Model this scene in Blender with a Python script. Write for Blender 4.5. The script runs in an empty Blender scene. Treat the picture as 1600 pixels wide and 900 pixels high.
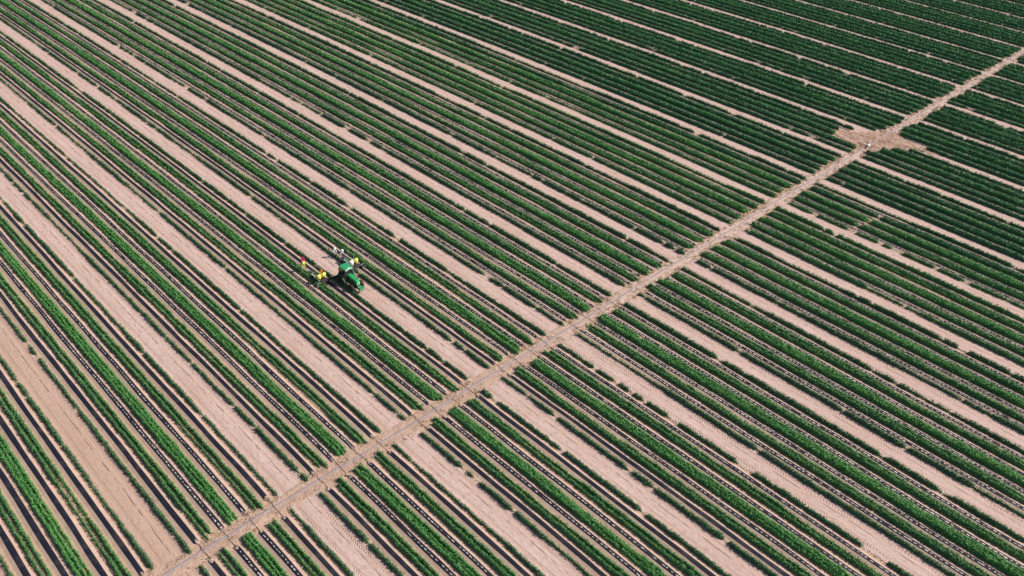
import bpy, bmesh, math, random
import numpy as np
from mathutils import Vector, Matrix
R = math.radians
random.seed(7)
rng = np.random.default_rng(11)
scene = bpy.context.scene
COL = scene.collection

# ------------------------------------------------------------------ plan of the field (metres)
P = 12.8                      # one alley to the next
H = 67.725                    # drone height
ALPHA = 2.37188491            # row direction seen from the camera
PITCH, ROLL = 0.621082576, 0.0480576497
F_PX = 1327.127               # for a 1600 px wide frame
CAM = Vector((-0.962362244 * H, -0.806294979 * H, H))
SUN_AZ = math.atan2(0.70, -0.71)     # direction to the sun, from +Y towards +X
SUN_EL = R(42)
CO = (0.04386825, 0.05098307, 0.02690791, -0.04277329, 0.0657041,
      -0.03854197, 0.00022736, -0.04261418, 0.02850467, -0.01278302)


def row_x(w, u):
    """x of the line number w (alleys are whole numbers) at the distance u along the rows; the rows drift a little"""
    uu = np.clip(u, -50, 215) / 60.0
    ww = (np.clip(w, -5.5, 17.5) - 3) / 6.0
    a = CO
    d = (a[0] + a[1] * uu + a[2] * ww + a[3] * uu * uu + a[4] * uu * ww + a[5] * ww * ww + a[6] * uu ** 3
         + a[7] * uu * uu * ww + a[8] * uu * ww * ww + a[9] * ww ** 3)
    return P * (w + d)


# ------------------------------------------------------------------ camera
sa, ca = math.sin(ALPHA), math.cos(ALPHA)
def from_view(x, y, z): return Vector((x * sa - y * ca, x * ca + y * sa, z))
cp, sp, cr, sr = math.cos(PITCH), math.sin(PITCH), math.cos(ROLL), math.sin(ROLL)
v_right = from_view(cr, sr * sp, sr * cp)
v_up = from_view(-sr, cr * sp, cr * cp)
v_fwd = from_view(0, cp, -sp)
cam = bpy.data.cameras.new('camera')
cam.sensor_width = 36
cam.lens = 36 * F_PX / 1600
cam.clip_start = 0.5
cam.clip_end = 6000
camo = bpy.data.objects.new('camera', cam)
COL.objects.link(camo)
m = Matrix((v_right, v_up, -v_fwd)).transposed().to_4x4()
m.translation = CAM
camo.matrix_world = m
scene.camera = camo


def seen(x, y, z=0.3, mx=240, my=170):
    """is this point of the field in or close to the frame"""
    dx, dy, dz = x - CAM.x, y - CAM.y, z - CAM.z
    f = dx * v_fwd.x + dy * v_fwd.y + dz * v_fwd.z
    f = np.maximum(f, 1e-3)
    px = 800 + F_PX * (dx * v_right.x + dy * v_right.y + dz * v_right.z) / f
    py = 450 - F_PX * (dx * v_up.x + dy * v_up.y + dz * v_up.z) / f
    return (px > -mx) & (px < 1600 + mx) & (py > -my) & (py < 900 + mx)


# ------------------------------------------------------------------ materials
class N:
    def __init__(self, name, rough=0.8, spec=0.25):
        self.m = bpy.data.materials.new(name)
        self.m.use_nodes = True
        self.t = self.m.node_tree
        self.b = self.t.nodes['Principled BSDF']
        self.b.inputs['Roughness'].default_value = rough
        self.b.inputs['Specular IOR Level'].default_value = spec
    def node(self, kind, **kw):
        n = self.t.nodes.new(kind)
        for k, v in kw.items():
            if isinstance(k, str) and hasattr(n, k): setattr(n, k, v)
        return n
    def link(self, a, b): self.t.links.new(a, b)
    def put(self, sock, v):
        if hasattr(v, 'is_output'): self.link(v, sock)
        else: sock.default_value = v
    def math(self, op, a, b=0.0, c=None, clamp=False):
        n = self.node('ShaderNodeMath'); n.operation = op; n.use_clamp = clamp
        self.put(n.inputs[0], a); self.put(n.inputs[1], b)
        if c is not None: self.put(n.inputs[2], c)
        return n.outputs[0]
    def coord(self, kind='Object'):
        return self.node('ShaderNodeTexCoord').outputs[kind]
    def world(self): return self.node('ShaderNodeNewGeometry').outputs['Position']
    def mapped(self, vec, scale):
        n = self.node('ShaderNodeMapping'); self.link(vec, n.inputs['Vector'])
        n.inputs['Scale'].default_value = scale
        return n.outputs[0]
    def noise(self, vec, scale, detail=4, rough=0.55, out='Fac'):
        n = self.node('ShaderNodeTexNoise'); self.link(vec, n.inputs['Vector'])
        n.inputs['Scale'].default_value = scale; n.inputs['Detail'].default_value = detail
        n.inputs['Roughness'].default_value = rough
        return n.outputs[out]
    def ramp(self, fac, stops, interp='LINEAR'):
        n = self.node('ShaderNodeValToRGB'); self.put(n.inputs[0], fac)
        n.color_ramp.interpolation = interp
        e = n.color_ramp.elements
        while len(e) < len(stops): e.new(0.5)
        for q, (p, c) in zip(e, stops):
            q.position = p; q.color = (*c, 1) if len(c) == 3 else c
        return n.outputs['Color']
    def mix(self, fac, a, b, mode='MIX'):
        n = self.node('ShaderNodeMix'); n.data_type = 'RGBA'; n.blend_type = mode
        self.put(n.inputs[0], fac)
        for s, v in ((n.inputs[6], a), (n.inputs[7], b)):
            self.put(s, v if hasattr(v, 'is_output') else (*v, 1))
        return n.outputs[2]
    def color(self, c): self.put(self.b.inputs['Base Color'], c if hasattr(c, 'is_output') else (*c, 1)); return self
    def bump(self, h, dist=0.05, strength=1.0, normal=None):
        n = self.node('ShaderNodeBump'); self.put(n.inputs['Height'], h)
        n.inputs['Distance'].default_value = dist; n.inputs['Strength'].default_value = strength
        if normal is not None: self.link(normal, n.inputs['Normal'])
        self.link(n.outputs[0], self.b.inputs['Normal']); return n.outputs[0]


def soil(name, base, dark, light, fine=9.0, amount=0.05):
    n = N(name, 0.95, 0.1)
    w = n.world()
    big = n.noise(w, 0.09, 3)
    mid = n.noise(w, 0.9, 5, 0.6)
    small = n.noise(w, fine, 4, 0.65)
    c = n.ramp(mid, [(0.30, dark), (0.52, base), (0.72, light)])
    c = n.mix(n.ramp(big, [(0.35, (0, 0, 0)), (0.65, (0.35,) * 3)]), c, light)
    c = n.mix(0.5, c, n.ramp(small, [(0.28, tuple(q * 0.72 for q in dark)), (0.55, base), (0.8, light)]))
    n.color(c)
    h = n.math('ADD', n.math('MULTIPLY', small, 0.5), mid)
    n.bump(h, amount)
    return n


M = {}
M['soil'] = soil('field_soil', (.445, .295, .21), (.34, .215, .14), (.52, .37, .28)).m
M['shoulder'] = soil('bed_shoulder_soil', (.46, .325, .255), (.35, .23, .17), (.54, .405, .335)).m
n = N('turned_soil', 0.95, 0.1)
st_ = n.noise(n.mapped(n.world(), (1.3, .42, 1)), 0.9, 5, 0.62)
fi_ = n.noise(n.world(), 2.4, 5, 0.7)
c_ = n.ramp(st_, [(0.34, (.20, .115, .085)), (0.46, (.36, .235, .185)), (0.60, (.46, .32, .26)), (0.74, (.55, .42, .36))])
n.color(n.mix(n.ramp(fi_, [(0.36, (.6,) * 3), (0.52, (0,) * 3)]), c_, (.19, .11, .08)))
n.bump(n.math('ADD', st_, n.math('MULTIPLY', fi_, .6)), 0.35)
M['bare'] = n.m
M['clod'] = soil('clod_soil', (.38, .24, .165), (.28, .165, .11), (.48, .34, .25)).m
n = soil('path_soil', (.41, .275, .21), (.24, .15, .105), (.53, .395, .325), 4.0, 0.2)
old = n.b.inputs['Base Color'].links[0].from_socket
sx_ = n.node('ShaderNodeSeparateXYZ'); n.link(n.world(), sx_.inputs[0])
far_ = n.math('DIVIDE', n.math('ADD', sx_.outputs[0], 15.0), 40.0, clamp=True)
pat = n.ramp(n.noise(n.world(), 1.6, 5, 0.7), [(0.38, (0.25,) * 3), (0.62, (1.0,) * 3)])
n.link(n.mix(n.math('MULTIPLY', far_, pat), old, (.53, .39, .335)), n.b.inputs['Base Color'])
M['path'] = n.m


def alley_material(name, tread, brown=0.0):
    """pale rolled sand; UV.x runs along the alley and UV.y across it, both in metres"""
    n = N(name, 0.95, 0.1)
    uv = n.node('ShaderNodeUVMap').outputs[0]
    sep = n.node('ShaderNodeSeparateXYZ'); n.link(uv, sep.inputs[0])
    s, t = sep.outputs[0], sep.outputs[1]
    streak = n.noise(n.mapped(uv, (0.22, 2.6, 1)), 1.0, 5, 0.6)
    big = n.noise(uv, 0.16, 3)
    fine = n.noise(uv, 5.0, 5, 0.65)
    prints = n.noise(n.mapped(uv, (1.0, 2.2, 1)), 1.5, 3, 0.6)
    c = n.ramp(streak, [(0.30, (.44, .305, .265)), (0.55, (.505, .365, .325)), (0.75, (.56, .425, .39))])
    c = n.mix(n.ramp(big, [(0.35, (0,) * 3), (0.7, (0.3,) * 3)]), c, (.47, .335, .29))
    c = n.mix(n.ramp(fine, [(0.25, (0.45,) * 3), (0.42, (0,) * 3)]), c, (.34, .225, .175))
    c = n.mix(n.ramp(prints, [(0.50, (0,) * 3), (0.66, (0.75,) * 3)]), c, (.34, .235, .19))
    dry = n.noise(n.mapped(uv, (0.07, 0.5, 1)), 1.0, 4, 0.6)
    c = n.mix(n.ramp(dry, [(0.42, (0,) * 3), (0.68, (0.5,) * 3)]), c, (.38, .255, .205))
    if brown: c = n.mix(brown, c, (.36, .235, .165))
    h = n.math('ADD', n.math('MULTIPLY', fine, 0.35), n.math('MULTIPLY', prints, 0.9))
    h = n.math('ADD', h, n.math('MULTIPLY', streak, 0.5))
    at = n.math('ABSOLUTE', t)
    # wheel lanes, and on some alleys the tread of the tyres pressed into them
    lane = n.math('SUBTRACT', 1.0, n.math('MULTIPLY', n.math('ABSOLUTE', n.math('SUBTRACT', at, 0.92)), 3.6), clamp=True)
    lane = n.math('MULTIPLY', n.math('MULTIPLY', lane, 2.2), 1.0, clamp=True)
    c = n.mix(n.math('MULTIPLY', lane, 0.26), c, (.37, .25, .185))
    if tread:
        v = n.math('ABSOLUTE', n.math('SUBTRACT', at, 0.92))
        ph = n.math('MULTIPLY', n.math('ADD', s, n.math('MULTIPLY', v, 0.9)), 2 * math.pi / 0.34)
        wv = n.math('MULTIPLY', n.math('ADD', n.math('SINE', ph), 1.0), 0.5)
        wv = n.math('MULTIPLY', n.math('MULTIPLY', wv, lane), n.math('MULTIPLY', n.math('LESS_THAN', s, 0.0), n.ramp(n.noise(n.mapped(uv, (0.16, 0.9, 1)), 1.0, 3), [(0.36, (.1,) * 3), (0.56, (1,) * 3)])))
        h = n.math('ADD', h, n.math('MULTIPLY', wv, 1.0))
        c = n.mix(n.math('MULTIPLY', wv, 0.20), c, (.27, .175, .13))
    h = n.math('SUBTRACT', h, n.math('MULTIPLY', lane, 0.5))
    # the dragged furrow a little off the middle
    wob = n.math('MULTIPLY', n.math('SUBTRACT', n.noise(n.mapped(uv, (0.12, 0, 0)), 1.0, 2), 0.5), 0.5)
    fu = n.math('ABSOLUTE', n.math('SUBTRACT', t, n.math('ADD', wob, 0.3)))
    fu = n.math('SUBTRACT', 1.0, n.math('MULTIPLY', fu, 13.0), clamp=True)
    brk = n.ramp(n.noise(n.mapped(uv, (0.35, 0, 0)), 1.0, 3), [(0.44, (0,) * 3), (0.54, (1,) * 3)])
    fu = n.math('MULTIPLY', fu, brk)
    c = n.mix(n.math('MULTIPLY', fu, 0.45), c, (.22, .13, .085))
    h = n.math('SUBTRACT', h, n.math('MULTIPLY', fu, 1.2))
    n.color(c)
    n.bump(h, 0.06)
    return n.m


M['alley'] = alley_material('alley_sand', False)
M['alley_brown'] = alley_material('browner_alley_sand', False, 0.55)
M['alley_tread'] = alley_material('alley_sand_with_tyre_tread', True)

n = N('black_plastic', 0.42, 0.32)
w = n.world()
cr_ = n.noise(n.mapped(w, (3.0, 1.2, 1)), 2.2, 4, 0.6)
dust = n.noise(w, 0.55, 5, 0.65)
n.color(n.mix(n.ramp(dust, [(0.50, (0,) * 3), (0.80, (0.22,) * 3)]), (.012, .0115, .020), (.17, .13, .11)))
n.put(n.b.inputs['Roughness'], n.math('ADD', n.math('MULTIPLY', dust, 0.35), 0.32))
n.bump(cr_, 0.05)
M['plastic'] = n.m

n = N('pale_plastic', 0.5, 0.4)
n.color(n.ramp(n.noise(n.world(), 3.0, 4), [(0.3, (.40, .33, .30)), (0.65, (.66, .60, .58))]))
M['pale'] = n.m
n = N('torn_plastic_end', 0.5, 0.5)
n.color(n.ramp(n.noise(n.world(), 6.0, 4), [(0.38, (.06, .05, .06)), (0.55, (.32, .22, .18)), (0.75, (.60, .50, .46))]))
M['torn'] = n.m
n = N('hose_vinyl', 0.55, 0.35)
n.color(n.ramp(n.noise(n.world(), 1.2, 5, 0.65), [(0.30, (.36, .26, .21)), (0.45, (.22, .19, .21)), (0.7, (.29, .26, .30))]))
n.bump(n.noise(n.world(), 6, 3), 0.03)
M['hose'] = n.m
n = N('brown_tube', 0.6, 0.3); n.color((.085, .045, .035)); M['tube'] = n.m


def foliage(name, stops, yellow=0.05):
    m_ = bpy.data.materials.new(name); m_.use_nodes = True
    n = N.__new__(N); n.m = m_; n.t = m_.node_tree; n.b = n.t.nodes['Principled BSDF']
    n.b.inputs['Roughness'].default_value = 0.6
    n.b.inputs['Specular IOR Level'].default_value = 0.25
    g = n.node('ShaderNodeNewGeometry')
    rnd = g.outputs['Random Per Island']
    k = len(stops)
    c = n.ramp(rnd, [(i / (k - 1) * (1 - yellow), s) for i, s in enumerate(stops)] + [(1.0, (.20, .19, .05))])
    big = n.noise(g.outputs['Position'], 0.11, 3)
    c = n.mix(n.ramp(big, [(0.35, (0,) * 3), (0.75, (0.6,) * 3)]), c, tuple(q * f for q, f in zip(stops[-1], (1.1, 1.0, .9))))
    n.color(c)
    tr = n.node('ShaderNodeBsdfTranslucent'); n.link(c, tr.inputs['Color'])
    mx = n.node('ShaderNodeMixShader'); mx.inputs[0].default_value = 0.15
    out = n.t.nodes['Material Output']
    n.link(n.b.outputs[0], mx.inputs[1]); n.link(tr.outputs[0], mx.inputs[2]); n.link(mx.outputs[0], out.inputs['Surface'])
    return m_


M['leaf'] = foliage('crop_leaves', [(0.045, 0.139, 0.049), (0.071, 0.196, 0.065), (0.104, 0.251, 0.084)])
M['leaf_bright'] = foliage('bright_crop_leaves', [(0.048, 0.166, 0.049), (0.074, 0.234, 0.063), (0.109, 0.294, 0.084)])
M['leaf_dull'] = foliage('thin_crop_leaves', [(0.038, 0.106, 0.047), (0.060, 0.145, 0.063), (0.088, 0.187, 0.087)], 0.10)
M['leaf_lush'] = foliage('lush_crop_leaves', [(0.027, 0.104, 0.045), (0.045, 0.149, 0.062), (0.069, 0.192, 0.078)], 0.03)
M['leaf_lush_bright'] = foliage('lush_bright_crop_leaves', [(0.029, 0.123, 0.045), (0.050, 0.175, 0.062), (0.076, 0.225, 0.078)], 0.04)
M['weed'] = foliage('dry_weeds', [(.11, .14, .045), (.24, .20, .09), (.42, .32, .20)], 0.2)


def paint(name, c, rough=0.4, spec=0.5, metal=0.0, grime=0.25, dirt=(.25, .17, .12)):
    n = N(name, rough, spec)
    n.b.inputs['Metallic'].default_value = metal
    d = n.noise(n.coord(), 3.5, 5, 0.65)
    n.color(n.mix(n.ramp(d, [(0.45, (0,) * 3), (0.8, (grime,) * 3)]), c, dirt))
    return n.m


M['green'] = paint('green_paint', (.012, .33, .085), 0.34, 0.5, 0, 0.30)
M['green_dark'] = paint('dark_green_paint', (.008, .13, .045), 0.5, 0.4, 0, 0.2)
M['roof'] = paint('roof_green', (.020, .27, .105), 0.42, 0.5, 0, 0.28)
M['rim'] = paint('yellow_rim', (.55, .36, .02), 0.45, 0.4, 0, 0.5)
M['tyre'] = paint('tyre_rubber', (.022, .021, .022), 0.8, 0.2, 0, 0.3)
M['black'] = paint('black_steel', (.03, .03, .034), 0.5, 0.4, 0.0, 0.25)
M['grey'] = paint('grey_steel', (.34, .34, .35), 0.45, 0.5, 0.3, 0.3)
M['frame'] = paint('pale_frame', (.42, .46, .38), 0.5, 0.4, 0.0, 0.4)
M['white'] = paint('white_plastic', (.80, .79, .76), 0.4, 0.4, 0, 0.08)
M['yellow'] = paint('yellow_plastic', (.70, .66, .12), 0.30, 0.5, 0, 0.22)
M['tray'] = paint('tray_black', (.04, .045, .04), 0.6, 0.3)
M['seedling'] = paint('seedling_leaf', (.13, .26, .07), 0.6, 0.3, 0, 0.0)
n = N('cab_glass', 0.06, 0.6); n.color((.018, .026, .032)); M['glass'] = n.m
M['lamp'] = paint('lamp_lens', (.75, .75, .72), 0.15, 0.6, 0, 0.0)
M['crate'] = paint('pale_crate', (.58, .47, .40), 0.6, 0.3, 0, 0.4)
def cloth(name, c):
    n = N(name, 0.9, 0.1)
    d = n.noise(n.coord(), 14, 3)
    n.color(n.ramp(d, [(0.3, tuple(q * 0.8 for q in c)), (0.7, c)]))
    return n.m
M['skin'] = cloth('skin', (.30, .165, .11))
M['hair'] = cloth('hair', (.02, .015, .012))
M['boot'] = cloth('boot', (.06, .045, .035))


# ------------------------------------------------------------------ object helpers
def mesh_from(name, verts, faces, mats, idx=None, smooth=False):
    me = bpy.data.meshes.new(name)
    verts = np.asarray(verts, np.float32); faces = np.asarray(faces, np.int32)
    k = faces.shape[1]
    me.vertices.add(len(verts)); me.vertices.foreach_set('co', verts.ravel())
    me.loops.add(faces.size); me.loops.foreach_set('vertex_index', faces.ravel())
    me.polygons.add(len(faces))
    me.polygons.foreach_set('loop_start', np.arange(0, faces.size, k, dtype=np.int32))
    me.polygons.foreach_set('loop_total', np.full(len(faces), k, np.int32))
    if idx is not None: me.polygons.foreach_set('material_index', np.asarray(idx, np.int32))
    if smooth: me.polygons.foreach_set('use_smooth', np.ones(len(faces), bool))
    for q in (mats if isinstance(mats, (list, tuple)) else [mats]): me.materials.append(q)
    me.update(calc_edges=True)
    return me


def link(name, me, parent=None, loc=(0, 0, 0), rotz=0.0):
    o = bpy.data.objects.new(name, me); COL.objects.link(o)
    o.location = loc; o.rotation_euler = (0, 0, rotz)
    if parent: o.parent = parent
    return o


def tag(o, label=None, cat=None, group=None, kind=None):
    if label: o['label'] = label
    if cat: o['category'] = cat
    if group: o['group'] = group
    if kind: o['kind'] = kind
    return o


def thing(name, label, cat, loc=(0, 0, 0), rotz=0.0, group=None):
    return tag(link(name, None, None, loc, rotz), label, cat, group)


class MB:
    """collects shapes into one mesh"""
    def __init__(self): self.bm = bmesh.new()
    def box(self, x0, x1, y0, y1, z0, z1, bev=0.02, taper=None, rot=None):
        r = bmesh.ops.create_cube(self.bm, size=1.0); vs = r['verts']
        c = Vector(((x0 + x1) / 2, (y0 + y1) / 2, (z0 + z1) / 2))
        for v in vs:
            s = Vector((v.co.x * (x1 - x0), v.co.y * (y1 - y0), v.co.z * (z1 - z0)))
            if taper and v.co.z > 0: s.x *= taper[0]; s.y *= taper[1]
            if rot: s = rot @ s
            v.co = s + c
        if bev:
            es = list({e for v in vs for e in v.link_edges})
            bmesh.ops.bevel(self.bm, geom=es, offset=bev, segments=2, affect='EDGES', profile=0.5)
        return self
    def tube(self, pts, rad, seg=8, closed=False):
        pts = [Vector(p) for p in pts]; rings = []
        rads = rad if isinstance(rad, (list, tuple)) else [rad] * len(pts)
        for i, p in enumerate(pts):
            a = pts[i - 1] if (i or closed) else p
            b = pts[(i + 1) % len(pts)] if (i < len(pts) - 1 or closed) else p
            d = (b - a).normalized()
            up = Vector((0, 0, 1)) if abs(d.z) < 0.9 else Vector((1, 0, 0))
            e1 = d.cross(up).normalized(); e2 = d.cross(e1)
            rings.append([self.bm.verts.new(p + rads[i] * (math.cos(2 * math.pi * k / seg) * e1 + math.sin(2 * math.pi * k / seg) * e2)) for k in range(seg)])
        n = len(rings)
        for i in range(n if closed else n - 1):
            a, b = rings[i], rings[(i + 1) % n]
            for k in range(seg): self.bm.faces.new((a[k], a[(k + 1) % seg], b[(k + 1) % seg], b[k]))
        if not closed:
            self.bm.faces.new(rings[0]); self.bm.faces.new(rings[-1])
        return self
    def lathe(self, prof, axis='z', at=(0, 0, 0), seg=24):
        at = Vector(at); rings = []
        for r, h in prof:
            ring = []
            for k in range(seg):
                a = 2 * math.pi * k / seg; c, s = r * math.cos(a), r * math.sin(a)
                p = {'z': (c, s, h), 'x': (h, c, s), 'y': (c, h, s)}[axis]
                ring.append(self.bm.verts.new(at + Vector(p)))
            rings.append(ring)
        for a, b in zip(rings, rings[1:]):
            for k in range(seg): self.bm.faces.new((a[k], a[(k + 1) % seg], b[(k + 1) % seg], b[k]))
        if prof[0][0] > 1e-4: self.bm.faces.new(rings[0])
        if prof[-1][0] > 1e-4: self.bm.faces.new(rings[-1])
        return self
    def loft(self, sections, cap=True):
        """sections: lists of points with equal counts"""
        rings = [[self.bm.verts.new(Vector(p)) for p in s] for s in sections]
        n = len(rings[0])
        for a, b in zip(rings, rings[1:]):
            for k in range(n): self.bm.faces.new((a[k], a[(k + 1) % n], b[(k + 1) % n], b[k]))
        if cap: self.bm.faces.new(rings[0]); self.bm.faces.new(rings[-1])
        return self
    def build(self, name, mat, parent=None, smooth=False, loc=(0, 0, 0), rotz=0.0):
        bmesh.ops.remove_doubles(self.bm, verts=self.bm.verts[:], dist=1e-5)
        bmesh.ops.recalc_face_normals(self.bm, faces=self.bm.faces[:])
        me = bpy.data.meshes.new(name)
        if smooth:
            for f in self.bm.faces: f.smooth = True
        self.bm.to_mesh(me); self.bm.free()
        me.materials.append(mat)
        return link(name, me, parent, loc, rotz)


# ------------------------------------------------------------------ ground, alleys, path
def grid_sheet(name, x, y, z, mat, uv=None, kind='structure', label=None):
    """x, y, z: (n, k) arrays of a strip"""
    n_, k_ = x.shape
    verts = np.stack([x, y, z], -1).reshape(-1, 3)
    i = np.arange((n_ - 1) * (k_ - 1)); a = (i // (k_ - 1)) * k_ + i % (k_ - 1)
    faces = np.stack([a, a + 1, a + k_ + 1, a + k_], 1)
    me = mesh_from(name, verts, faces, mat)
    if uv is not None:
        lay = me.uv_layers.new(name='UVMap')
        lay.data.foreach_set('uv', np.stack(uv, -1).reshape(-1, 2)[faces.ravel()].astype(np.float32).ravel())
    o = link(name, me)
    return tag(o, label, None, None, kind)


g = np.array([[-3000, 3000]] * 2, float)
grid_sheet('ground', g, np.array([[-3000, -3000], [3000, 3000]], float), np.zeros((2, 2)), M['soil'],
           label='reddish sandy soil of the whole field')


def u_span(w, lo, hi, **kw):
    u = np.arange(lo, hi, 1.0)
    ok = seen(row_x(w, u), u, **kw)
    if not ok.any(): return None
    uu = u[ok]
    return max(lo, uu[0] - 1), min(hi, uu[-1] + 1)


ORD = ['zeroth', 'first', 'second', 'third', 'fourth', 'fifth', 'sixth', 'seventh', 'eighth', 'ninth', 'tenth', 'eleventh',
       'twelfth', 'thirteenth', 'fourteenth', 'fifteenth', 'sixteenth', 'seventeenth', 'eighteenth', 'nineteenth', 'twentieth']
for i in range(-6, 19):
    sp_ = u_span(i, -75, 260)
    if not sp_: continue
    u = np.arange(sp_[0], sp_[1] + 2, 2.0)
    cols = np.array([-1.75, -0.9, 0, 0.9, 1.75])
    cx = row_x(float(i), u)
    e = 0.12 * np.sin(u * 0.9 + i) + 0.1 * np.sin(u * 0.37 + 2 * i)
    off = cols[None, :] + np.where(np.abs(cols) > 1.5, 1, 0)[None, :] * e[:, None]
    x = cx[:, None] + off
    y = np.repeat(u[:, None], 5, 1)
    z = np.full_like(x, 0.004)
    grid_sheet('sandy_alley', x, y, z, M['alley_tread' if i in (0, 1, -3, 2) else ('alley_brown' if i in (-4, -5) else 'alley')], (y, off),
               label='pale sandy alley between blocks of crop rows')

# trampled and dug bare patch round the hose
PATCH = [(8.2, 6.60), (8.0, 6.64), (5.0, 6.74), (4.6, 6.78), (3.6, 6.95), (2.0, 7.12), (0.6, 7.28), (-1.2, 7.30), (-3.0, 7.17), (-6.5, 7.15), (-10.5, 7.12), (-10.6, 7.07), (-6.6, 7.05),
         (-5.2, 6.88), (-4.2, 6.74), (-2.6, 6.62), (-1.3, 6.42), (0.8, 6.32), (2.2, 6.38), (4.2, 6.40)]
pu = np.array([q[0] for q in PATCH]); pw = np.array([q[1] for q in PATCH])
cu, cw = pu.mean(), pw.mean()
bu = np.interp(np.arange(0, len(PATCH), 0.2), np.arange(len(PATCH) + 1), np.append(pu, pu[0]))
bw = np.interp(np.arange(0, len(PATCH), 0.2), np.arange(len(PATCH) + 1), np.append(pw, pw[0]))
bk = 1.03 + rng.normal(0, 0.10, len(bu))
V, Fc = [], []
SC = [1.0, .93, .86, .79, .72, .65, .58, .5, .42, .34, .26, .18, .1, .02]
for k, sc in enumerate(SC):
    for q in range(len(bu)):
        uu_, ww_ = cu + (bu[q] - cu) * bk[q] * sc, cw + (bw[q] - cw) * bk[q] * sc
        z = 0.011 if k == 0 else 0.012 + 0.20 * rng.random() ** 1.6 * (0.25 if abs(uu_) < .5 else 1)
        V.append((float(row_x(ww_, uu_)), uu_, z))
NB = len(bu)
for k in range(len(SC) - 1):
    for q in range(NB): Fc.append((k * NB + q, k * NB + (q + 1) % NB, (k + 1) * NB + (q + 1) % NB, (k + 1) * NB + q))
me = mesh_from('bare_patch', V, Fc, M['bare'])
tag(link('bare_ground', me), 'disturbed bare soil patch where the rows stop short of the hose', None, None, 'structure')
L_ = len(PATCH)


def patch_limit(w, side):
    """how far from the hose the rows stop because of the bare patch"""
    us = np.arange(0, 7, 0.1) * side
    best = 0
    for u in us:
        inside = False; j = L_ - 1
        for q in range(L_):
            if (pw[q] > w) != (pw[j] > w) and u < (pu[j] - pu[q]) * (w - pw[q]) / (pw[j] - pw[q]) + pu[q]: inside = not inside
            j = q
        if inside: best = u
    return best


# ------------------------------------------------------------------ crop rows
def smooth_noise(x, step, seed):
    r = np.random.default_rng(seed)
    lo = math.floor(x.min() / step) - 1
    k = int(math.ceil((x.max() - x.min()) / step)) + 4
    vals = r.random(k)
    t = x / step - lo
    i = np.clip(t.astype(int), 0, k - 2); f = t - i; f = f * f * (3 - 2 * f)
    return vals[i] * (1 - f) + vals[i + 1] * f


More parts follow.
